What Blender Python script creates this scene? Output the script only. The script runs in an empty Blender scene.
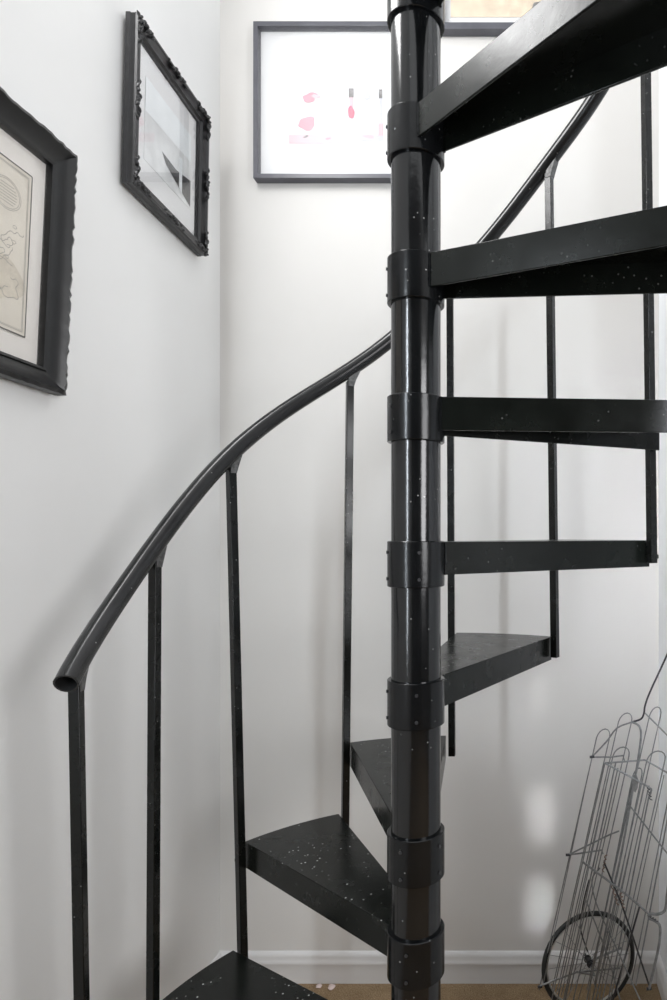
import bpy, bmesh, math, random
from mathutils import Vector, Matrix
random.seed(7)
PI = math.pi
COL = bpy.context.scene.collection

# ------------------------------------------------------------------ camera geometry
F, CX, CY = 667.0, 522.0, 533.0      # focal length and principal point, in pixels of a 667x1000 frame
H = 1.313                            # camera height
def at(x, y, Y):
    return Vector(((x-CX)/F*Y, Y, H+(CY-y)/F*Y))

WY = 1.95                            # back wall
WXL = -0.883                         # left wall
WXR = 0.40                           # right wall
DP = 1.13                            # distance to the stair pole
U = DP/F
CXW, CYW = -106*U, DP                # pole axis
R = 0.46*DP

# ------------------------------------------------------------------ materials
def nodes(name):
    m = bpy.data.materials.new(name); m.use_nodes = True
    nt = m.node_tree; b = nt.nodes['Principled BSDF']
    return m, nt, b
def noise(nt, scale, detail=4, rough=.6, coord='Object'):
    tc = nt.nodes.new('ShaderNodeTexCoord'); n = nt.nodes.new('ShaderNodeTexNoise')
    n.inputs['Scale'].default_value = scale; n.inputs['Detail'].default_value = detail
    n.inputs['Roughness'].default_value = rough
    nt.links.new(tc.outputs[coord], n.inputs['Vector']); return n
def ramp(nt, src, stops):
    r = nt.nodes.new('ShaderNodeValToRGB')
    while len(r.color_ramp.elements) < len(stops): r.color_ramp.elements.new(.5)
    for e, (p, c) in zip(r.color_ramp.elements, stops):
        e.position = p; e.color = (*c, 1) if len(c) == 3 else c
    nt.links.new(src, r.inputs['Fac']); return r
def bump(nt, b, src, strength, dist=.002):
    bp = nt.nodes.new('ShaderNodeBump'); bp.inputs['Strength'].default_value = strength
    bp.inputs['Distance'].default_value = dist
    nt.links.new(src, bp.inputs['Height']); nt.links.new(bp.outputs['Normal'], b.inputs['Normal'])
def simple(name, col, rough=.5, metal=0, vary=.1, scale=30, bmp=0, coat=0):
    m, nt, b = nodes(name)
    n = noise(nt, scale)
    lo = tuple(max(0, c*(1-vary)) for c in col); hi = tuple(min(1, c*(1+vary)) for c in col)
    r = ramp(nt, n.outputs['Fac'], [(.3, lo), (.7, hi)])
    nt.links.new(r.outputs['Color'], b.inputs['Base Color'])
    b.inputs['Roughness'].default_value = rough; b.inputs['Metallic'].default_value = metal
    b.inputs['Coat Weight'].default_value = coat
    if bmp: bump(nt, b, n.outputs['Fac'], bmp)
    return m

def black_paint(name, col, rough, fleck=0.0, fleck_scale=60, fleck_size=.09, bmp=.12, top=False):
    """glossy painted steel with brush marks, worn specks and scratches"""
    m, nt, b = nodes(name)
    n = noise(nt, 18, 5)
    r = ramp(nt, n.outputs['Fac'], [(.3, tuple(c*.75 for c in col)), (.7, tuple(c*1.25 for c in col))])
    out = r.outputs['Color']
    if fleck:
        tc = nt.nodes.new('ShaderNodeTexCoord'); v = nt.nodes.new('ShaderNodeTexVoronoi')
        v.inputs['Scale'].default_value = fleck_scale
        nt.links.new(tc.outputs['Object'], v.inputs['Vector'])
        n2 = noise(nt, 9, 2)
        r1 = ramp(nt, v.outputs['Distance'], [(fleck_size*.6, (1, 1, 1)), (fleck_size, (0, 0, 0))])
        r2 = ramp(nt, n2.outputs['Fac'], [(.46, (0, 0, 0)), (.56, (1, 1, 1))])
        mu = nt.nodes.new('ShaderNodeMath'); mu.operation = 'MULTIPLY'
        nt.links.new(r1.outputs['Color'], mu.inputs[0]); nt.links.new(r2.outputs['Color'], mu.inputs[1])
        mu2 = nt.nodes.new('ShaderNodeMath'); mu2.operation = 'MULTIPLY'; mu2.inputs[1].default_value = fleck
        # dust and chips lie on the upward faces
        gm = nt.nodes.new('ShaderNodeNewGeometry'); sx = nt.nodes.new('ShaderNodeSeparateXYZ')
        nt.links.new(gm.outputs['Normal'], sx.inputs[0])
        up = nt.nodes.new('ShaderNodeMath'); up.operation = 'MULTIPLY_ADD'; up.use_clamp = True
        up.inputs[1].default_value = .75 if top else 0; up.inputs[2].default_value = .12 if top else 1
        nt.links.new(sx.outputs['Z'], up.inputs[0])
        m3 = nt.nodes.new('ShaderNodeMath'); m3.operation = 'MULTIPLY'
        nt.links.new(mu.outputs[0], m3.inputs[0]); nt.links.new(up.outputs[0], m3.inputs[1])
        nt.links.new(m3.outputs[0], mu2.inputs[0])
        mx = nt.nodes.new('ShaderNodeMix'); mx.data_type = 'RGBA'
        nt.links.new(mu2.outputs[0], mx.inputs['Factor']); nt.links.new(out, mx.inputs['A'])
        mx.inputs['B'].default_value = (.62, .62, .60, 1); out = mx.outputs['Result']
    nt.links.new(out, b.inputs['Base Color'])
    rr = ramp(nt, n.outputs['Fac'], [(.2, (rough*.8,)*3), (.8, (rough*1.25,)*3)])
    nt.links.new(rr.outputs['Color'], b.inputs['Roughness'])
    n3 = noise(nt, 45, 3)
    bump(nt, b, n3.outputs['Fac'], bmp, .0015)
    b.inputs['Specular IOR Level'].default_value = .32
    return m

M = {}
M['pole'] = black_paint('pole_paint', (.0045, .005, .0055), .15, .5, 60, .09, .16)
M['pole'].node_tree.nodes['Principled BSDF'].inputs['Specular IOR Level'].default_value = .55
M['collar'] = black_paint('collar_paint', (.0045, .005, .0055), .20, .5, 60, .10, .2)
M['tread'] = black_paint('tread_paint', (.005, .0062, .005), .25, 1.0, 75, .15, .12, True)
M['tread'].node_tree.nodes['Principled BSDF'].inputs['Specular IOR Level'].default_value = .24
M['rail'] = black_paint('rail_paint', (.016, .016, .016), .20, .5, 60, .08, .12)
M['baluster'] = black_paint('baluster_paint', (.004, .0045, .004), .26, .5, 60, .08, .15)
M['bracket'] = simple('worn_bracket', (.10, .10, .098), .45, .3, .6, 120, .3)
M['bore'] = simple('pipe_bore', (.002, .002, .002), .8)
M['steel_screw'] = simple('screw_paint', (.04, .04, .042), .35, .3)
M['frame_black'] = simple('carved_black_frame', (.011, .011, .012), .34, 0, .35, 60, .25)
M['frame_soft'] = simple('dark_wood_frame', (.005, .005, .005), .36, 0, .4, 25, .2)
M['frame_grey'] = simple('grey_frame', (.085, .085, .10), .35, 0, .15, 20)
M['mat_warm'] = simple('warm_mat_board', (.80, .765, .72), .9, 0, .02, 200)
M['mat_white'] = simple('white_mat_board', (.74, .74, .74), .9, 0, .01, 200)
M['paper_old'] = simple('aged_paper', (.74, .69, .60), .9, 0, .06, 8)
M['paper_white'] = simple('white_paper', (.68, .68, .685), .9, 0, .01, 20)
M['ink'] = simple('ink', (.32, .30, .27), .9)
M['ink_dark'] = simple('ink_dark', (.08, .075, .07), .9)
M['sea'] = simple('engraved_land', (.66, .60, .50), .9, 0, .1, 60)
M['pink'] = simple('pink_wash', (.60, .27, .33), .9, 0, .06, 60)
M['pink_pale'] = simple('pale_pink_wash', (.62, .43, .47), .9, 0, .03, 40)
M['red_wash'] = simple('red_wash', (.75, .13, .20), .9, 0, .1, 40)
M['wash_grey'] = simple('grey_wash', (.20, .19, .19), .9, 0, .4, 90)
M['wash_mauve'] = simple('pale_mauve_wash', (.54, .54, .61), .9, 0, .03, 40)
M['tan'] = simple('tan_print', (.72, .60, .46), .9, 0, .15, 30)
M['photo_grey'] = simple('photo_grey', (.66, .67, .67), .8, 0, .25, 9)
M['photo_pale'] = simple('photo_pale', (.80, .83, .84), .8, 0, .1, 9)
M['photo_dark'] = simple('photo_dark', (.05, .05, .05), .8, 0, .5, 40)
M['wire'] = simple('galvanised_wire', (.27, .275, .275), .34, .5, .3, 60)
M['wire_dark'] = simple('dark_wire', (.07, .07, .075), .36, .6, .3, 60)
M['rust'] = simple('rusty_wire', (.26, .17, .13), .7, .3, .5, 200, .3)
M['rubber'] = simple('tyre_rubber', (.022, .024, .024), .55, 0, .2, 60, .15)
M['rim'] = simple('wheel_rim', (.62, .62, .60), .3, .6, .1, 60)
M['plaster_bit'] = simple('plaster_crumb', (.80, .66, .62), .9)

def glass(name, rough):
    m = bpy.data.materials.new(name); m.use_nodes = True
    nt = m.node_tree; nt.nodes.clear()
    o = nt.nodes.new('ShaderNodeOutputMaterial'); mx = nt.nodes.new('ShaderNodeMixShader')
    t = nt.nodes.new('ShaderNodeBsdfTransparent'); g = nt.nodes.new('ShaderNodeBsdfGlossy')
    g.inputs['Roughness'].default_value = rough
    lw = nt.nodes.new('ShaderNodeLayerWeight'); lw.inputs['Blend'].default_value = .5
    pw = nt.nodes.new('ShaderNodeMath'); pw.operation = 'POWER'; pw.inputs[1].default_value = 4.5
    nt.links.new(lw.outputs['Facing'], pw.inputs[0])
    fr = nt.nodes.new('ShaderNodeMath'); fr.operation = 'MULTIPLY_ADD'; fr.inputs[1].default_value = .9; fr.inputs[2].default_value = .035
    nt.links.new(pw.outputs[0], fr.inputs[0])
    n = noise(nt, 2, 1)
    bp = nt.nodes.new('ShaderNodeBump'); bp.inputs['Strength'].default_value = .01
    nt.links.new(n.outputs['Fac'], bp.inputs['Height']); nt.links.new(bp.outputs['Normal'], g.inputs['Normal'])
    nt.links.new(fr.outputs[0], mx.inputs[0]); nt.links.new(t.outputs[0], mx.inputs[1]); nt.links.new(g.outputs[0], mx.inputs[2])
    nt.links.new(mx.outputs[0], o.inputs['Surface']); return m
M['glass'] = glass('picture_glass', .02); M['glass_soft'] = glass('anti_glare_glass', .38)

def wall_mat(name, col):
    m, nt, b = nodes(name)
    n = noise(nt, 3, 3)
    r = ramp(nt, n.outputs['Fac'], [(.3, tuple(c*.985 for c in col)), (.7, tuple(min(1, c*1.015) for c in col))])
    nt.links.new(r.outputs['Color'], b.inputs['Base Color'])
    b.inputs['Roughness'].default_value = .5
    b.inputs['Specular IOR Level'].default_value = .3
    n2 = noise(nt, 260, 3)
    bump(nt, b, n2.outputs['Fac'], .12, .001)
    return m
M['wall'] = wall_mat('wall_paint', (.70, .682, .655))
M['wall_l'] = wall_mat('left_wall_paint', (.80, .80, .79))
M['wall_dim'] = wall_mat('darkened_room_wall', (.13, .125, .12))  # unseen walls and ceiling coloured dark so the pole's reflections stay dark
M['wall_r'] = wall_mat('right_wall_lit_tone', (.93, .95, .98))  # colour raised and blued to stand in for light on this wall
M['trim'] = simple('white_gloss_trim', (.72, .71, .70), .3, 0, .02, 10)
def carpet():
    m, nt, b = nodes('carpet')
    n = noise(nt, 300, 4, .7); n2 = noise(nt, 22, 4, .7)
    r = ramp(nt, n.outputs['Fac'], [(.3, (.17, .105, .055)), (.52, (.42, .29, .16)), (.72, (.70, .56, .38))])
    r2 = ramp(nt, n2.outputs['Fac'], [(.3, (.66, .62, .56)), (.7, (1, 1, 1))])
    mx = nt.nodes.new('ShaderNodeMix'); mx.data_type = 'RGBA'; mx.blend_type = 'MULTIPLY'
    mx.inputs['Factor'].default_value = .8
    nt.links.new(r.outputs['Color'], mx.inputs['A']); nt.links.new(r2.outputs['Color'], mx.inputs['B'])
    nt.links.new(mx.outputs['Result'], b.inputs['Base Color'])
    b.inputs['Roughness'].default_value = .95
    bump(nt, b, n.outputs['Fac'], .9, .006)
    return m
M['carpet'] = carpet()

# ------------------------------------------------------------------ mesh builder
class MB:
    def __init__(s): s.v = []; s.f = []; s.mi = []; s.sm = []
    def add(s, vs, fs, mi=0, smooth=False):
        o = len(s.v); s.v += [tuple(v) for v in vs]
        for f in fs: s.f.append(tuple(i+o for i in f)); s.mi.append(mi); s.sm.append(smooth)
    def box(s, lo, hi, mi=0):
        x0, y0, z0 = lo; x1, y1, z1 = hi
        vs = [(x0,y0,z0),(x1,y0,z0),(x1,y1,z0),(x0,y1,z0),(x0,y0,z1),(x1,y0,z1),(x1,y1,z1),(x0,y1,z1)]
        s.add(vs, [(0,3,2,1),(4,5,6,7),(0,1,5,4),(1,2,6,5),(2,3,7,6),(3,0,4,7)], mi)
    def prism(s, poly, z0, z1, mi=0):
        n = len(poly)
        vs = [(p[0], p[1], z0) for p in poly]+[(p[0], p[1], z1) for p in poly]
        fs = [tuple(range(n-1, -1, -1)), tuple(range(n, 2*n))]+[(i, (i+1) % n, (i+1) % n+n, i+n) for i in range(n)]
        s.add(vs, fs, mi)
    def tube(s, pts, r, seg=8, mi=0, closed=False, cap=True):
        pts = [Vector(p) for p in pts]; n = len(pts); rings = []
        up = None; vs = []
        for i, p in enumerate(pts):
            a = pts[(i-1) % n] if (i > 0 or closed) else p
            b = pts[(i+1) % n] if (i < n-1 or closed) else p
            t = (b-a).normalized()
            if up is None:
                up = Vector((0, 0, 1)) if abs(t.z) < .9 else Vector((1, 0, 0))
            nn = (up-t*up.dot(t)).normalized(); up = nn; bb = t.cross(nn)
            rr = r[i] if isinstance(r, (list, tuple)) else r
            for k in range(seg):
                a_ = 2*PI*k/seg
                vs.append(p+nn*math.cos(a_)*rr+bb*math.sin(a_)*rr)
        fs = []
        m = n if closed else n-1
        for i in range(m):
            j = (i+1) % n
            for k in range(seg):
                fs.append((i*seg+k, i*seg+(k+1) % seg, j*seg+(k+1) % seg, j*seg+k))
        s.add(vs, fs, mi, True)
        if cap and not closed:
            s.add(vs[:seg], [tuple(range(seg-1, -1, -1))], mi); s.add(vs[-seg:], [tuple(range(seg))], mi)
    def lathe(s, prof, seg=48, cx=0, cy=0, mi=0):
        vs = []; n = len(prof)
        for (r, z) in prof:
            for k in range(seg):
                a = 2*PI*k/seg; vs.append((cx+r*math.cos(a), cy+r*math.sin(a), z))
        fs = []
        for i in range(n-1):
            for k in range(seg):
                fs.append((i*seg+k, i*seg+(k+1) % seg, (i+1)*seg+(k+1) % seg, (i+1)*seg+k))
        s.add(vs, fs, mi, True)
    def bar(s, a, b, w, d, axis_u, mi=0):
        """square bar from a to b; axis_u is a horizontal direction of the section"""
        a = Vector(a); b = Vector(b); u = Vector(axis_u).normalized(); v = Vector((-u.y, u.x, 0))
        vs = []
        for p in (a, b):
            for (i, j) in ((-1,-1),(1,-1),(1,1),(-1,1)): vs.append(p+u*i*w/2+v*j*d/2)
        s.add(vs, [(0,3,2,1),(4,5,6,7),(0,1,5,4),(1,2,6,5),(2,3,7,6),(3,0,4,7)], mi)
    def build(s, name, mats, parent=None, loc=None, bevel=0, sharp=40):
        me = bpy.data.meshes.new(name)
        me.from_pydata(s.v, [], s.f)
        if not isinstance(mats, (list, tuple)): mats = [mats]
        for m in mats: me.materials.append(m)
        for p, mi, sm in zip(me.polygons, s.mi, s.sm): p.material_index = mi; p.use_smooth = sm
        bm = bmesh.new(); bm.from_mesh(me); bmesh.ops.recalc_face_normals(bm, faces=bm.faces); bm.to_mesh(me); bm.free()
        try: me.set_sharp_from_angle(angle=math.radians(sharp))
        except Exception: pass
        o = bpy.data.objects.new(name, me); COL.objects.link(o)
        if parent is not None: o.parent = parent
        if loc is not None: o.location = loc
        if bevel:
            md = o.modifiers.new('bevel', 'BEVEL'); md.width = bevel; md.segments = 2; md.limit_method = 'ANGLE'
            md.angle_limit = math.radians(40)
        return o
def empty(name, loc, label=None, cat=None, group=None):
    o = bpy.data.objects.new(name, None); COL.objects.link(o); o.location = loc
    o.empty_display_size = .1
    if label: o['label'] = label
    if cat: o['category'] = cat
    if group: o['group'] = group
    return o
def struct(o, label=None, cat=None):
    o['kind'] = 'structure'
    if label: o['label'] = label
    if cat: o['category'] = cat
    return o

# ------------------------------------------------------------------ room shell
YB, XR2, ZT = -2.6, 2.4, 3.6
def slab(name, lo, hi, mat, label, cat):
    b = MB(); b.box(lo, hi); return struct(b.build(name, mat), label, cat)
slab('floor', (WXL-.1, YB-.1, -.1), (XR2+.1, WY+.1, 0), M['carpet'], 'tan speckled carpet covering the whole floor', 'floor')
slab('wall_back', (WXL-.1, WY, 0), (WXR+.1, WY+.1, ZT), M['wall'], 'off-white wall straight behind the spiral stair', 'wall')
slab('wall_left', (WXL-.1, YB, 0), (WXL, WY, ZT), M['wall_l'], 'white wall on the left carrying two black framed pictures', 'wall')
slab('wall_right', (WXR, .90, 0), (WXR+.1, WY, ZT), M['wall_r'], 'brightened white wall on the right behind the wire cart', 'wall')
# the rest of the room behind the photographer
slab('wall_near', (WXL-.1, YB-.1, 0), (XR2+.1, YB, 2.6), M['wall_dim'], 'plain wall behind the photographer', 'wall')
slab('wall_side', (XR2, YB, 0), (XR2+.1, .90, 2.6), M['wall_dim'], 'plain side wall of the room behind the photographer', 'wall')
slab('wall_return', (WXR+.1, .90, 0), (XR2+.1, 1.0, 2.6), M['wall_dim'], 'short wall returning from the stairwell corner', 'wall')
slab('ceiling', (WXL-.1, YB-.1, 2.6), (XR2+.1, -.35, 2.7), M['wall_dim'], 'darkened ceiling over the room behind the photographer', 'ceiling')

def baseboard(name, a, b, inward, label):
    """moulded skirting from a to b"""
    prof = [(0, 0), (.007, 0), (.007, .056), (.0135, .060), (.0125, .068), (.009, .074), (.0095, .078), (.004, .090), (0, .092)]
    m = MB(); a = Vector(a); b = Vector(b); iv = Vector(inward); vs = []
    for p in (a, b):
        for (d, z) in prof: vs.append(p+iv*d+Vector((0, 0, z)))
    n = len(prof)
    m.add(vs, [(i, (i+1) % n, (i+1) % n+n, i+n) for i in range(n)]+[tuple(range(n)), tuple(range(2*n-1, n-1, -1))])
    return struct(m.build(name, M['trim']), label, 'baseboard')
baseboard('baseboard_back', (WXL, WY, 0), (WXR, WY, 0), (0, -1, 0), 'white moulded baseboard along the back wall')
baseboard('baseboard_left', (WXL, YB, 0), (WXL, WY, 0), (1, 0, 0), 'white moulded baseboard along the left wall')
baseboard('baseboard_right', (WXR, .90, 0), (WXR, WY, 0), (-1, 0, 0), 'white moulded baseboard along the right wall')

# ------------------------------------------------------------------ spiral staircase
stair = empty('spiral_staircase', (CXW, CYW, 0), 'black painted steel spiral staircase with wedge treads around a round pole and a curving handrail', 'staircase')
C0 = Vector((CXW, CYW, 0))
def pol(a, r, z=0):
    a = math.radians(a); return Vector((r*math.cos(a), r*math.sin(a), z))     # local to the stair
def xpix(a, r=R):
    p = pol(a, r)+C0; return CX+p.x/p.y*F
def az_for_x(x, r=R):
    lo, hi = -10.0, 205.0           # xpix falls as the angle grows over this span
    for _ in range(60):
        mid = (lo+hi)/2
        if xpix(mid, r) > x: lo = mid
        else: hi = mid
    return (lo+hi)/2
def z_at(a, y, r=R):                # world height for pixel row y at azimuth a
    p = pol(a, r)+C0; return H+(CY-y)/F*p.y

# treads: name of lower (front) azimuth, upper (back) azimuth, height in units of U above the eye
BA = [az_for_x(85), az_for_x(153), az_for_x(241), az_for_x(345), az_for_x(451), az_for_x(555), az_for_x(651), 0.0, -28.0, -51.0, -76.0]
print('BA', [round(b, 1) for b in BA])
TZ = [-655, -526, -395, -297, -146, -9, 134, 271, 413, 550]
PR, HR = 24.6*U, 28.4*U
p = MB()
p.lathe([(0, 0.0), (PR, 0.0), (PR, 3.6), (0, 3.6)], 64)
pole = p.build('centre_pole', M['pole'], stair)
pb = MB(); pb.lathe([(0, .0), (.10, .0), (.10, .008), (PR+.003, .012), (PR, .02)], 48)
pb.build('base_plate', M['collar'], stair, bevel=.001)

FL, TH = 33*U, .005
def tread(i):
    hi, lo, z = BA[i], BA[i+1], H+TZ[i]*U
    g = math.degrees(.013/R)
    hi -= g; lo += g
    Rt = R+.008
    w = HR*.5
    ih = pol(hi+90, w); il = pol(lo-90, w)
    oh = pol(hi, Rt); ol = pol(lo, Rt)
    arc = [pol(hi+(lo-hi)*k/10, Rt) for k in range(11)]
    b = MB()
    b.prism([ih]+arc+[il], z-TH, z)
    def flange(a, c, inward):
        d = (c-a).normalized(); nrm = Vector((-d.y, d.x, 0))
        if nrm.dot(inward) < 0: nrm = -nrm
        b.prism([a, c, c+nrm*TH, a+nrm*TH], z-FL, z-TH*.5)
    mid = pol((hi+lo)/2, Rt*.6)
    flange(ih, oh, mid-ih); flange(il, ol, mid-il)
    t = b.build('tread', M['tread'], stair, bevel=.0012)
    # collar welded to the tread
    c = MB(); zc = z+1*U; zb = zc-45*U
    c.lathe([(PR-.001, zb), (HR-.0012, zb), (HR, zb+.0012), (HR, zc-.0012), (HR-.0012, zc), (PR-.001, zc), (PR-.001, zb)], 64)
    c.build('collar', M['collar'], t)
    # weld beads
    for (q, e) in ((ih, oh), (il, ol)):
        wb = MB()
        d = (e-q).normalized()
        # point where the flange leaves the collar
        tt = 0
        while (q+d*tt).length < HR and tt < .2: tt += .0005
        s0 = q+d*tt
        pts = [Vector((s0.x, s0.y, z-FL+(FL-.002)*k/14)) for k in range(15)]
        wb.tube(pts, [.0022+.0009*random.random() for _ in pts], 6)
        wb.build('weld_bead', M['collar'], t)
    # set screws
    angs = {3: [-112, -28], 2: [-100], 4: [-160, -80], 5: [-158, -75], 6: [-140], 7: [-165], 8: [-170]}.get(i, [-100])
    for a in angs:
        for zz in (zc-11*U, zc-37*U):
            sc = MB(); o = pol(a, HR-.001); dd = pol(a, 1)
            sc.tube([o+Vector((0, 0, zz)), o+dd*.003+Vector((0, 0, zz))], .0028, 8)
            sc.build('set_screw', M['steel_screw'], t)
    return t
for i in range(10): tread(i)

# handrail: measured points of the rail axis
RX = [(66, 684), (80, 659), (100, 627), (130, 583), (155, 546), (190, 499), (230, 453), (280, 413), (350, 370), (390, 342), (449, 284), (495, 232), (549, 160), (605, 82)]
knots = []
for (x, y) in RX:
    a = az_for_x(x); knots.append((a, z_at(a, y)))
sl = 5.0*U
a_l, z_l = knots[-1]
for da in (15, 40, 70, 90): knots.append((a_l-da, z_l+da*sl))
print('rail', [(round(a), round(z, 3)) for a, z in knots])
def railz(a):
    # smoothed interpolation of the knots
    def lin(a):
        if a >= knots[0][0]:
            s = (knots[1][1]-knots[0][1])/(knots[1][0]-knots[0][0]); return knots[0][1]+(a-knots[0][0])*s
        for (a0, z0), (a1, z1) in zip(knots, knots[1:]):
            if a <= a0 and a >= a1: return z0+(z1-z0)*(a-a0)/(a1-a0)
        return knots[-1][1]
    ws = [(-9, 1), (-6, 2), (-3, 3), (0, 4), (3, 3), (6, 2), (9, 1)]
    return sum(w*lin(a+d) for d, w in ws)/sum(w for d, w in ws)
A0, A1 = knots[0][0], knots[-1][0]
RR = .0172
n = 110
path = [pol(A0+(A1-A0)*k/n, R, railz(A0+(A1-A0)*k/n)) for k in range(n+1)]
rb = MB(); rb.tube(path, RR, 20, cap=False)
rb.tube(path[:6], RR*.84, 20, mi=1, cap=False)
# annular lip and dark plug inside the open end
t0 = (path[0]-path[1]).normalized(); up = (Vector((0, 0, 1))-t0*t0.z).normalized(); sd = t0.cross(up)
ring = []
for rr in (RR, RR*.84): ring += [path[0]+up*math.cos(2*PI*k/20)*rr+sd*math.sin(2*PI*k/20)*rr for k in range(20)]
rb.add(ring, [(k, (k+1) % 20, (k+1) % 20+20, k+20) for k in range(20)], 0)
pl = [path[3]+up*math.cos(2*PI*k/20)*RR*.9+sd*math.sin(2*PI*k/20)*RR*.9 for k in range(20)]
rb.add(pl, [tuple(range(20))], 1)
rail = rb.build('handrail', [M['rail'], M['bore']], stair)

# balusters
top_x = [76, 155, 231, 350, 450, 549, 645, None, None]
bot_x = [88, 152, 243, 345, 452, 555, 652, None, None]
for i in range(9):
    ab = az_for_x(bot_x[i]) if bot_x[i] else BA[i]
    at_ = az_for_x(top_x[i]) if top_x[i] else BA[i]
    # the foot is fixed beside the back corner of the tread below
    zt = railz(at_)-RR-.012
    zb = (H+TZ[i-1]*U-28*U) if i > 0 else H+TZ[0]*U-28*U
    if i == 0: zb = .0
    BW = .0165
    b = MB()
    pa, pc = pol(ab, R, zb), pol(at_, R, zt)
    u = pol(ab, 1)
    b.bar(pa, pc, BW, BW, u)
    o = b.build('baluster', M['baluster'], stair, bevel=.0012)
    # bolts where it is fixed to the treads
    for j in (i-1, i):
        bb = MB()
        if 0 <= j < 10:
            zz = H+TZ[j]*U-20*U
            if zz < zb+.004: continue
            q = pol(ab, R, zz)+(pc-pa)*((zz-zb)/(zt-zb)) - Vector((0, 0, (zt-zb)*((zz-zb)/(zt-zb))))
            bb.tube([q+u*.008, q+u*.014], .0058, 6)
            bb.build('bolt', M['baluster'], o)
    # welded bracket from baluster head up to the rail
    tan = (pol(at_-2, R, railz(at_-2))-pol(at_+2, R, railz(at_+2))).normalized()
    th = pol(at_, 1)
    ppt = pol(at_, R, 0)
    k = MB(); vs = []
    flat = Vector((tan.x, tan.y, 0)).normalized()
    sh = [(-.006, zt-.018), (.009, zt-.018), (.011, zt-.001), None, None]
    base = Vector((ppt.x, ppt.y, 0))
    def rp(s, dz):      # a point s along the rail underside
        q = pol(at_, R, railz(at_))+tan*s; return q+Vector((0, 0, dz))
    poly = [base+flat*-.006+Vector((0, 0, zt-.012)), base+flat*.008+Vector((0, 0, zt-.012)), base+flat*.013+Vector((0, 0, zt+.004)),
            rp(.034, -RR*.9), rp(.034, -RR*.3), rp(-.004, -RR*.3)]
    for s in (-1, 1):
        for q in poly: vs.append(q+th*s*.0095)
    m_ = len(poly)
    k.add(vs, [tuple(range(m_)), tuple(range(2*m_-1, m_-1, -1))]+[(a, (a+1) % m_, (a+1) % m_+m_, a+m_) for a in range(m_)])
    k.build('rail_bracket', M['bracket'], o, bevel=.001)

# ------------------------------------------------------------------ framed pictures
def sweep_frame(b, w, h, prof, mi=0, wob=0, seed=1, n=1):
    """prof: list of (inset from the outer edge, height off the wall); picture lies in local XZ, facing -Y"""
    rnd = random.Random(seed)
    cor = [(-w/2, -h/2), (w/2, -h/2), (w/2, h/2), (-w/2, h/2)]
    inw = [(1, 1), (-1, 1), (-1, -1), (1, -1)]
    rings = []
    for e in range(4):
        x0, z0 = cor[e]; x1, z1 = cor[(e+1) % 4]; i0 = inw[e]; i1 = inw[(e+1) % 4]
        for k in range(n):
            t = k/n; row = []
            wv = (rnd.random()-.5)*2*wob if (wob and k > 0) else 0
            wn = 0
            for q, (ins, d) in enumerate(prof):
                ax = x0+i0[0]*ins; az = z0+i0[1]*ins; bx = x1+i1[0]*ins; bz = z1+i1[1]*ins
                px, pz = ax+(bx-ax)*t, az+(bz-az)*t
                if wv and q in (1, 2, 3):
                    ox, oz = ((0, -1), (1, 0), (0, 1), (-1, 0))[e]
                    px += ox*wv; pz += oz*wv; d = d+wv*.8
                row.append((px, -d, pz))
            rings.append(row)
    m = len(prof); N = len(rings); vs = [v for r in rings for v in r]
    fs = []
    for i in range(N):
        j = (i+1) % N
        for q in range(m): fs.append((i*m+q, i*m+(q+1) % m, j*m+(q+1) % m, j*m+q))
    b.add(vs, fs, mi)
def quad(b, x0, z0, x1, z1, d, mi=0, t=.001):
    b.box((x0, -d, z0), (x1, -d+t, z1), mi)
def blob(b, cx, cz, rx, rz, d, mi, seed, n=22, rough=.18, rot=0):
    rnd = random.Random(seed); ph = [rnd.random()*6.28 for _ in range(4)]
    vs = []
    for k in range(n):
        a = 2*PI*k/n; r = 1+rough*(math.sin(2*a+ph[0])+.6*math.sin(3*a+ph[1])+.5*math.sin(5*a+ph[2]))
        x, z = rx*r*math.cos(a), rz*r*math.sin(a)
        x, z = x*math.cos(rot)-z*math.sin(rot), x*math.sin(rot)+z*math.cos(rot)
        vs.append((cx+x, -d, cz+z))
    b.add(vs, [tuple(range(n))], mi)
def picture(name, loc, rz, rx, label, group=None):
    o = empty(name, loc, label, 'picture', group); o.rotation_euler = (rx, 0, rz); return o

# -- carved map frame, left wall nearest the camera
w, h = .60, .458
zc = H+(.722+.264)/2
pic = picture('framed_map', (WXL+.004, 1.258-w/2, zc), PI/2, 0, 'antique map in a wide black wavy-edged frame, nearest on the left wall')
pic.rotation_euler = (math.radians(1.8), math.radians(1.2), PI/2)
b = MB(); sweep_frame(b, w, h, [(0.004, 0), (0.0, .014), (.001, .031), (.008, .034), (.014, .027), (.028, .017), (.036, .015), (.038, .018), (.043, .016), (.044, .010), (.044, 0)], wob=.0013, seed=5, n=60)
b.build('frame', M['frame_soft'], pic)
iw, ih_ = w/2-.043, h/2-.043
b = MB(); quad(b, -iw, -ih_, iw, ih_, .004)
b.build('mat_board', M['mat_warm'], pic)
# the map sheet: border lines, coasts, cartouche in one mesh
b = MB(); mw, mh = w/2-.078, .143
quad(b, -mw, -mh, mw, mh, .0055, 0)
def line(b, pts, wd, d, mi, closed=False):
    for p, q in zip(pts, pts[1:]+([pts[0]] if closed else [])):
        p = Vector((p[0], 0, p[1])); q = Vector((q[0], 0, q[1])); t = (q-p)
        if t.length < 1e-6: continue
        t.normalize(); nn = Vector((-t.z, 0, t.x))*wd/2; dd = Vector((0, -d, 0))
        b.add([p-nn+dd, q-nn+dd, q+nn+dd, p+nn+dd], [(0, 1, 2, 3)], mi)
def rect(b, x, z, wd, d, mi): line(b, [(-x, -z), (x, -z), (x, z), (-x, z)], wd, d, mi, True)
rect(b, mw, mh, .0022, .0062, 2); rect(b, mw-.007, mh-.007, .0009, .0062, 1); rect(b, mw-.009, mh-.009, .0006, .0062, 1)
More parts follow.
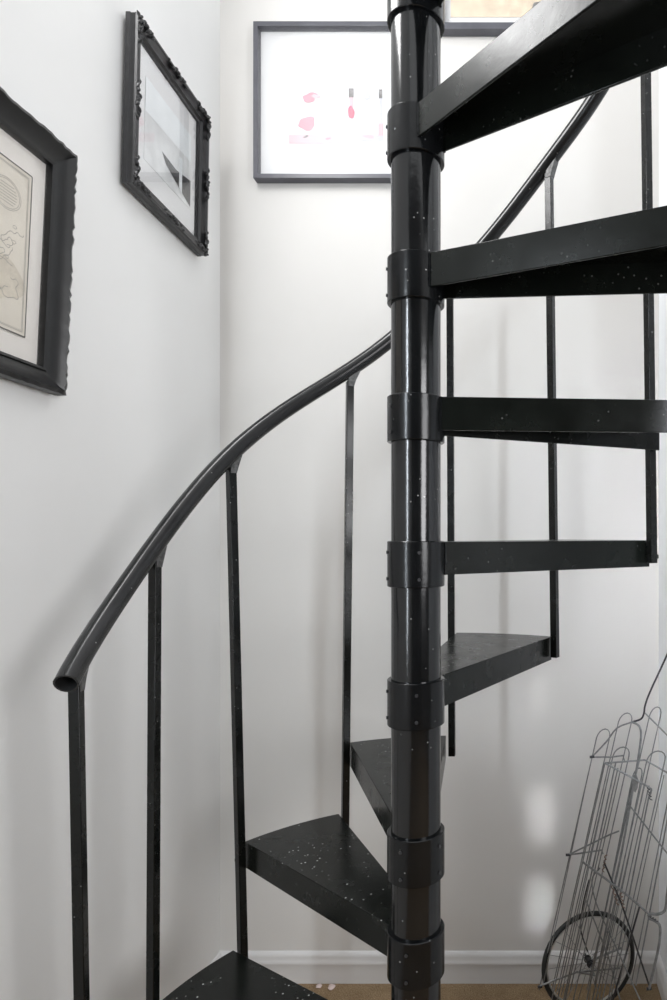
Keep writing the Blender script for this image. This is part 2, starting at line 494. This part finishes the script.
rnd = random.Random(11)
for c in range(30):
    cx = rnd.uniform(-mw+.03, mw-.035); cz = rnd.uniform(-mh+.035, .01)
    a = rnd.random()*6; x, z = cx, cz; pts = [(x, z)]
    for k in range(26):
        a += rnd.uniform(-1.1, 1.1); x += .004*math.cos(a); z += .004*math.sin(a)
        x = max(-mw+.014, min(mw-.014, x)); z = max(-mh+.014, min(mh-.014, z)); pts.append((x, z))
    line(b, pts, .0009, .0062, 1)
blob(b, mw-.085, -.06, .065, .05, .0058, 3, 4, 40, .15)
for k in range(12):                                   # islands
    cx = rnd.uniform(-mw+.03, mw-.03); cz = rnd.uniform(-.02, .04)
    line(b, [(cx+.005*math.cos(t)*rnd.uniform(.6, 1.3), cz+.003*math.sin(t)*rnd.uniform(.6, 1.3)) for t in [i*.7 for i in range(9)]], .0007, .0062, 1, True)
for rr in (.026, .029):                               # cartouche ring with engraved rules
    line(b, [(mw-.055+rr*1.1*math.cos(t*PI/12), .085+rr*.9*math.sin(t*PI/12)) for t in range(24)], .0007, .0062, 1, True)
for k in range(-3, 4):
    hw = .022*math.sqrt(max(0, 1-(k/4.2)**2)); line(b, [(mw-.055-hw, .085+k*.005), (mw-.055+hw, .085+k*.005)], .0008, .0062, 1)
b.build('map_print', [M['paper_old'], M['ink'], M['ink_dark'], M['sea']], pic)
b = MB(); quad(b, -iw, -ih_, iw, ih_, .011, 0, .0006); b.build('glass', M['glass'], pic)

# -- ornate frame, left wall nearer the corner
w, h = .355, .386
pic = picture('framed_print', (WXL+.006, 1.462+w/2, H+.950), PI/2, 0, 'black and white print in an ornate carved black frame, left wall nearer the corner')
pic.rotation_euler = (0, math.radians(2.3), PI/2+math.radians(1.2))
b = MB(); sweep_frame(b, w, h, [(0, 0), (0, .010), (.0012, .011), (.0012, .020), (0, .022), (.001, .027), (.007, .028), (.012, .023), (.020, .019), (.026, .020), (.029, .014), (.034, .012), (.034, 0)], n=1)
fr = b.build('frame', M['frame_black'], pic)
def ornament(cx, cz, dirx, dirz, ln, seed):
    """carved acanthus cluster: a curling tube with leaf lobes"""
    r_ = random.Random(seed); b = MB()
    dx, dz = dirx, dirz; px, pz = -dz, dx
    for k in range(9):
        s = (k/8-.5)*ln; amp = .0045*math.cos(k*1.9)
        x, z = cx+dx*s+px*amp, cz+dz*s+pz*amp
        r = .0026+.0022*(1-abs(k/4-1))+r_.random()*.0009
        # leaf: small swelling ellipsoid made by a tapered tube
        a = r_.uniform(-.9, .9)
        ux, uz = dx*math.cos(a)-px*math.sin(a), dz*math.cos(a)-pz*math.sin(a)
        L = .006+r_.random()*.004
        pts = [Vector((x+ux*L*t, -.0255-.0025*math.sin((t+1)*PI/2)-r_.random()*.0008, z+uz*L*t)) for t in (-1, -.6, -.2, .2, .6, 1)]
        b.tube(pts, [r*.25, r*.75, r, r*.95, r*.6, r*.2], 8)
    # scroll
    sp = [Vector((cx+(dx*math.cos(t)+px*math.sin(t))*(.008-.0009*t), -.028, cz+(dz*math.cos(t)+pz*math.sin(t))*(.008-.0009*t))) for t in [i*.5 for i in range(15)]]
    b.tube(sp, .0018, 6)
    return b.build('carved_ornament', M['frame_black'], fr)
e = .0085
sd_ = 0
for (sx, sz) in ((-1, -1), (1, -1), (1, 1), (-1, 1)):
    sd_ += 2
    ornament(sx*(w/2-e-.024), sz*(h/2-e), 1, 0, .062, sd_); ornament(sx*(w/2-e), sz*(h/2-e-.024), 0, 1, .062, sd_+1)
for (x, z, dx, dz) in ((0, h/2-e, 1, 0), (0, -h/2+e, 1, 0), (w/2-e, 0, 0, 1), (-w/2+e, 0, 0, 1)):
    sd_ += 1; ornament(x, z, dx, dz, .085, sd_+40)
iw, ih_ = w/2-.032, h/2-.032
b = MB(); quad(b, -iw, -ih_, iw, ih_, .006); b.build('mat_board', M['mat_white'], pic)
b = MB(); x0, x1, z0, z1 = -.105, .115, -.095, .10
quad(b, x0, z0, x1, z1, .0072, 0)
D = .0078
b.add([(x0, -D, z1), (x0, -D, .02), (x1, -D, .03), (x1, -D, z1)], [(0, 1, 2, 3)], 1)
b.add([(x1, -D-.0002, z0+.005), (x1, -D-.0002, -.02), (.04, -D-.0002, -.035), (-.03, -D-.0002, -.030), (-.01, -D-.0002, -.05), (.05, -D-.0002, -.07)], [(0, 1, 2, 3, 4, 5)], 2)
b.add([(.055, -D-.0004, -.07), (.055, -D-.0004, .01), (.07, -D-.0004, .01), (.07, -D-.0004, -.08)], [(0, 1, 2, 3)], 1)
b.build('print', [M['photo_grey'], M['photo_pale'], M['photo_dark'], M['paper_white']], pic)
b = MB(); quad(b, -iw, -ih_, iw, ih_, .011, 0, .0006); b.build('glass', M['glass'], pic)

# -- slim grey frame on the back wall
WF = WY-.031
x0, x1 = at(253, 0, WF).x, at(418, 0, WF).x; z1, z0 = at(0, 21, WF).z, at(0, 178, WF).z
w, h = x1-x0, z1-z0
pic = picture('framed_watercolour', ((x0+x1)/2, WY-.001, (z0+z1)/2), 0, 0, 'slim grey framed white print with pink washes, back wall left of the pole')
SL = [(0, 0), (0, .030), (.013, .030), (.013, 0)]
b = MB(); sweep_frame(b, w, h, SL); b.build('frame', M['frame_grey'], pic, bevel=.001)
iw, ih_ = w/2-.012, h/2-.012
b = MB(); quad(b, -iw, -ih_, iw, ih_, .006); b.build('mat_board', M['mat_white'], pic)
b = MB(); D = .0078
def pp(px, py): return (px-335.5)/F*WY, (99-py)/F*WY
def bl(px, py, rx, ry, mi, sd, rot=0, rough=.16, d=D+.0004):
    x, z = pp(px, py); blob(b, x, z, rx/F*WY, ry/F*WY, d, mi, sd, rot=rot, rough=rough)
def rc(xa, ya, xb, yb, mi, d=D):
    p0 = pp(xa, yb); p1 = pp(xb, ya); b.add([(p0[0], -d, p0[1]), (p1[0], -d, p0[1]), (p1[0], -d, p1[1]), (p0[0], -d, p1[1])], [(0, 1, 2, 3)], mi)
rc(282, 55, 388, 145, 0, .0070)
rc(287, 129, 340, 138, 2); rc(340, 129, 381, 135, 4, D+.0001); rc(376, 118, 381, 130, 2, D+.0002)
bl(308, 92, 7.5, 4.6, 1, 2, .1); bl(305, 118, 9.5, 6, 1, 6, .1); bl(314, 91, 4, 2, 2, 7, d=D+.0007)
bl(349, 107, 3.3, 6.5, 3, 9, 0, .08)
rc(346.5, 83, 351.5, 92, 5, D+.0002); rc(376.5, 84, 380, 93, 5, D+.0002); rc(377, 93, 380, 118, 4, D+.0001); rc(347, 92, 351, 101, 2, D+.0001)
bl(362, 89, 6, 5, 4, 12); bl(304, 131, 2.4, 1.2, 5, 14, .3, .2, D+.0006); bl(326, 133, 3, 1, 1, 15, 0, .2, D+.0006)
bl(366, 131, 6, 2, 2, 17)
b.build('print', [M['paper_white'], M['pink'], M['pink_pale'], M['red_wash'], M['wash_mauve'], M['wash_grey']], pic)
b = MB(); quad(b, -iw, -ih_, iw, ih_, .020, 0, .0006); b.build('glass', M['glass_soft'], pic)

# -- second slim frame, mostly above the photograph
x0, x1 = at(436, 0, WF).x, at(600, 0, WF).x; z0 = at(0, 29, WF).z; z1 = z0+.46
w, h = x1-x0, z1-z0
pic = picture('framed_print', ((x0+x1)/2, WY-.001, (z0+z1)/2), 0, 0, 'slim grey framed tan print cut off by the photo top, right of pole')
b = MB(); sweep_frame(b, w, h, [(0, 0), (0, .030), (.020, .030), (.020, 0)]); b.build('frame', M['frame_grey'], pic, bevel=.001)
iw, ih_ = w/2-.012, h/2-.012
b = MB(); quad(b, -iw, -ih_, iw, ih_, .006); b.build('mat_board', M['mat_white'], pic)
b = MB(); quad(b, -w/2+.04, -h/2+.052, w/2-.04, h/2-.052, .0075, 0)
for k in range(14):
    blob(b, random.uniform(-w/2+.08, w/2-.08), random.uniform(-h/2+.08, h/2-.08), .025, .012, .0082+.0001*k, 1+k % 2, k+30)
b.build('print', [M['tan'], M['mat_warm'], M['wash_grey']], pic)
b = MB(); quad(b, -iw, -ih_, iw, ih_, .020, 0, .0006); b.build('glass', M['glass_soft'], pic)

# ------------------------------------------------------------------ folded wire shopping cart
def P(x, y, off=0):
    Y = 1.75-(x-540)*.0011+off; return at(x, y, Y)
cart0 = Vector((P(600, 980).x, 1.75, 0))
cart = empty('wire_cart', cart0, 'folded galvanised wire shopping cart with a spoked wheel leaning in the right corner', 'cart')
def wires(name, lines, mat, parent=None):
    b = MB()
    for (pts, r) in lines: b.tube([q-cart0 for q in pts], r, 7)
    return b.build(name, mat, parent or cart)
def smooth(pts, n=5):
    """Catmull-Rom through the points"""
    out = []; P_ = [pts[0]]+list(pts)+[pts[-1]]
    for i in range(1, len(P_)-2):
        a, b_, c, d = P_[i-1:i+3]
        for k in range(n):
            t = k/n; out.append(.5*((2*b_)+(c-a)*t+(2*a-5*b_+4*c-d)*t*t+(-a+3*b_-3*c+d)*t**3))
    out.append(pts[-1]); return out
SLP = -.228            # sideways lean: pixels of x per pixel of y
def down(x, y, y2, off=0, slp=SLP, off2=None):
    return [P(x, y, off), P(x+(y2-y)*slp, y2, off if off2 is None else off2)]
def hairpin(xc, yt, hw, y2, off, slp=SLP, tilt=4):
    """one wire that rises, loops over and comes down again"""
    pts = []
    s = lambda y: (y-yt-9)*slp
    pts.append(P(xc-hw+s(y2), y2, off)); pts.append(P(xc-hw+s(yt+60), yt+60, off))
    for k in range(9):
        a = PI-PI*k/8
        pts.append(P(xc+hw*math.cos(a)+tilt*math.sin(a)*.6, yt+9-9*math.sin(a), off))
    pts.append(P(xc+hw+s(yt+60), yt+60, off)); pts.append(P(xc+hw+s(y2), y2, off))
    return pts
wr = .0016
# far (front of the basket) panel
L = []
for (xc, yt, hw) in ((603, 729, 6.5), (625, 713, 6.5), (655, 707, 5.5)):
    L.append((hairpin(xc, yt, hw, 990, .05), wr))
L.append((smooth([P(592, 757, .03), P(607, 741, .04), P(617, 728, .04), P(632, 722, .04)], 3), wr*1.3))
L.append(([P(592, 757, .03), P(612, 757, .04), P(623, 755.5, .05), P(625, 762, .05)], wr*1.3))
L.append(([P(645, 713, .03), P(668, 736, .03), P(676, 744, .03)], wr*1.2))
L.append(([P(568, 855, .02), P(611, 834, .05), P(619, 831, .05)], wr*1.3))
L.append(([P(568, 855, .02), P(602, 850, .05), P(603, 854, .05)], wr*1.3))
L.append(([P(540, 986, .02), P(558, 979, .05), P(577, 972, .05), P(620, 968, .05)], wr*1.5))
wires('rear_panel', L, M['wire'])
# near panel
L = []
for (xc, yt, hw) in ((621, 747, 8), (656, 751, 9)):
    L.append((hairpin(xc, yt, hw, 1003, 0), wr*1.05))
L.append((hairpin(637, 768, 4.5, 1003, .012, -.205), wr*1.05))
L.append(([P(605, 763, 0), P(645, 760, 0), P(667, 772.5, 0), P(676, 778, 0)], wr*1.4))
L.append((smooth([P(605, 763, -.01), P(647, 786, -.01), P(651, 791, -.012), P(649, 797, -.012)], 3), wr*1.5))
L.append((smooth([P(583, 862, -.01), P(627, 895, -.01), P(650, 915, -.01)], 3), wr*1.8))
wires('front_panel', L, M['wire'])
# straight upright wires of both side leaves
L = []
for k, (x, y, y2, off, sl_) in enumerate([
    (592, 757, 985, .03, -.215), (605, 763, 1003, 0, -.225),
    (616, 762, 1003, .0, -.22), (612, 760, 995, .045, -.215), (618, 768, 1003, .02, -.228), 
    (634, 775, 1003, .02, -.21), (644, 785, 1004, .0, -.21), (648, 790, 1005, -.01, -.218), (649, 796, 1003, .03, -.2),
    (664, 775, 985, .02, -.215), (668, 800, 985, .03, -.20), (673, 790, 985, .0, -.19)]):
    L.append((down(x, y, y2, off, sl_), wr*(.8+.25*(k % 3))))
wires('side_panel', L, M['wire'])
# thick frame posts and handle
post = smooth([P(632, 722, .02), P(639, 726, .0), P(641, 736, .0), P(638, 760, .0), P(632, 795, 0), P(622, 850, 0), P(614, 888, 0), P(606, 930, 0), P(595, 985, 0)], 4)
post2 = smooth([P(667, 895, -.01), P(665, 910, -.01), P(658, 914, -.012), P(651, 914, -.012), P(649, 918, -.012), P(655, 921, -.01), P(660, 927, -.01), P(659, 945, -.01), P(654, 968, -.01), P(649, 989, -.01)], 5)
post2 = [P(673, 850, -.01), P(669, 880, -.01)]+post2
wires('frame_post', [(post, .0030)], M['wire'])
wires('frame_post', [(post2, .0034)], M['wire'])
wires('handle', [(smooth([P(632, 722, .02), P(641, 719, .02), P(644, 713, .02), P(645, 706, .02), P(650, 692, .02), P(667, 655, .02), P(681, 622, .02)], 4), .0024)], M['wire_dark'])
wires('cross_brace', [([P(627, 802, -.012), P(667, 853, -.012), P(675, 863, -.012)], wr*1.3)], M['wire'])
wires('cross_brace', [([P(604, 862, -.008), P(622, 905, -.01), P(634, 940, -.01), P(649, 985, -.012)], wr*1.5)], M['wire_dark'])
wires('cross_brace', [(smooth([P(600, 868, .01), P(592, 880, .01), P(597, 905, .01), P(615, 945, .01), P(640, 1000, .01)], 4), wr*1.2)], M['wire'])
wires('cross_brace', [(smooth([P(589, 880, .03), P(583, 905, .04), P(581, 930, .04), P(588, 952, .04)], 4), wr*1.2)], M['wire_dark'])
wires('cross_brace', [([P(640, 905, .02), P(612, 1003, .03)], wr*1.6)], M['wire_dark'])
wires('cross_brace', [([P(586, 900, .03), P(608, 955, .03), P(620, 1000, .03)], wr*1.3)], M['wire'])
# flat tag and rusty twisted ties
b = MB(); q = P(635, 783, -.006)-cart0
vs = [(q.x+x, q.y, q.z+z) for (x, z) in ((-.004, .018), (.004, .020), (.009, .006), (.007, -.012), (.001, -.024), (-.006, -.018), (-.007, .004))]
b.add(vs+[(x, y+.0015, z) for (x, y, z) in vs], [tuple(range(7)), tuple(range(13, 6, -1))]+[(k, (k+1) % 7, (k+1) % 7+7, k+7) for k in range(7)])
b.build('latch_plate', M['wire'], cart, bevel=.0005)
for (xa, ya, xb, yb) in ((606, 855, 603, 872), (612, 885, 618, 905), (621, 893, 624, 908), (648, 915, 657, 921), (648, 786, 651, 800)):
    b = MB(); pa, pb_ = P(xa, ya, -.012)-cart0, P(xb, yb, -.012)-cart0; d = (pb_-pa); pts = []
    for k in range(40):
        t = k/39; a = t*2*PI*4
        pts.append(pa+d*t+Vector((math.cos(a)*.0028, math.sin(a)*.0028, 0)))
    b.tube(pts, .0012, 5)
    b.build('wire_tie', M['rust'] if xa < 640 else M['wire_dark'], cart)
for (xa, ya) in ((540, 987), (568, 855), (592, 757), (649, 989)):
    b = MB(); q = P(xa, ya, .02 if xa < 600 else -.01)-cart0
    b.tube([q+Vector((-.006, 0, 0)), q+Vector((.006, 0, .001))], .0034, 8); b.build('wire_end', M['wire_dark'], cart)
# wheel
wc = at(589, 965, 1.83); WR = wc.z-.002-.0; WR = .137
def wheel():
    yaw = math.radians(16)
    ex = Vector((math.cos(yaw), math.sin(yaw), 0)); ez = Vector((0, 0, 1)); ey = ex.cross(ez)
    c = Vector((wc.x, wc.y, WR+.001))-cart0
    def circ(r, n=48, off=0): return [c+ex*r*math.cos(2*PI*k/n)+ez*r*math.sin(2*PI*k/n)+ey*off for k in range(n)]
    b = MB(); b.tube(circ(WR-.007), .0068, 10, closed=True); ty = b.build('wheel', M['rubber'], cart)
    b = MB(); b.tube(circ(WR-.0155), .0032, 8, closed=True); b.build('wheel_rim', M['rim'], ty)
    b = MB(); b.tube([c-ey*.018, c+ey*.018], .007, 12); b.tube([c-ey*.012, c-ey*.010], .011, 16); b.tube([c+ey*.010, c+ey*.012], .011, 16); b.tube([c-ey*.03, c+ey*.03], .004, 8)
    b.build('wheel_hub', M['wire_dark'], ty)
    for k in range(20):
        a = 2*PI*k/20; a2 = a+(.35 if k % 2 else -.35); sgn = 1 if (k//2) % 2 else -1
        b = MB(); b.tube([c+ex*.015*math.cos(a2)+ez*.015*math.sin(a2)+ey*.011*sgn, c+ex*(WR-.016)*math.cos(a)+ez*(WR-.016)*math.sin(a)], .0009, 5)
        b.build('spoke', M['wire'], ty)
    b = MB(); b.tube([c-ey*.03, Vector((c.x+.01, c.y-.05, c.z-.005)), P(577, 972, .0)-cart0], .0028, 8); b.tube([c, c+ex*.11-ey*.03], .003, 8)
    b.build('axle', M['wire'], cart)
wheel()

# crumbs of plaster on the carpet by the baseboard
for k, (x, s) in enumerate(((321, .009), (334, .011))):
    bm = bmesh.new(); bmesh.ops.create_icosphere(bm, subdivisions=2, radius=s)
    for v in bm.verts: v.co *= random.uniform(.75, 1.2); v.co.z *= .4
    me = bpy.data.meshes.new('plaster_crumb'); bm.to_mesh(me); bm.free(); me.materials.append(M['plaster_bit'])
    o = bpy.data.objects.new('plaster_crumb', me); COL.objects.link(o); o.location = (at(x, 980, WY).x, WY-.022-.006*(k % 2), s*.42)
    o['label'] = 'tiny pale pink crumb on the carpet against the back baseboard'; o['category'] = 'crumb'; o['group'] = 'crumbs by the back baseboard'

# ------------------------------------------------------------------ light
def area(name, loc, target, sx, sy, power, col=(1, 1, 1), spread=180):
    l = bpy.data.lights.new(name, 'AREA'); l.shape = 'RECTANGLE'; l.size = sx; l.size_y = sy; l.energy = power; l.color = col
    l.spread = math.radians(spread)
    o = bpy.data.objects.new(name, l); COL.objects.link(o); o.location = loc
    o.rotation_euler = (Vector(target)-Vector(loc)).to_track_quat('-Z', 'Y').to_euler(); return o
W = bpy.data.worlds.new('World'); bpy.context.scene.world = W; W.use_nodes = True
W.node_tree.nodes['Background'].inputs['Color'].default_value = (.96, .98, 1, 1)
W.node_tree.nodes['Background'].inputs['Strength'].default_value = 1.5
area('landing_window', (WXL+.02, 1.06, 2.70), (.2, 1.15, 2.4), .46, .70, 25, (1, 1, 1))
area('window_light', (2.2, -.95, 1.7), (-.7, 1.6, 1.3), 1.7, 1.3, 84, (.98, .98, 1))
area('side_window', (WXL+.01, -.03, 1.50), (.30, 1.6, 1.35), .095, 1.25, 18, (.84, .92, 1))
area('right_fill', (WXR-.04, .95, 1.60), (.28, 1.95, 1.20), .07, .9, 1.3, (.90, .93, 1), 60)  # added fill lamp brightening the right end of the back wall
for (px_, py_, e_) in ((541, 690, .006), (541, 815, .014), (541, 905, .016)):  # narrow beams added to lay soft bright patches on the back wall
    t_ = at(px_, py_, WY)
    area('dappled_light', (-.02, -.30, t_.z+.6), t_, .055, .15, e_, (.92, .95, 1), 3)

# ------------------------------------------------------------------ camera
cam = bpy.data.cameras.new('camera'); co = bpy.data.objects.new('camera', cam); COL.objects.link(co)
co.location = (0, 0, H); co.rotation_euler = (PI/2, 0, 0)
cam.sensor_fit = 'VERTICAL'; cam.sensor_height = 36; cam.sensor_width = 24; cam.lens = F*36/1000
cam.shift_x = -(CX-333.5)/1000; cam.shift_y = (CY-500)/1000
cam.clip_start = .02
sc = bpy.context.scene; sc.camera = co
sc.view_settings.view_transform = 'Standard'; sc.view_settings.look = 'None'; sc.view_settings.exposure = 0
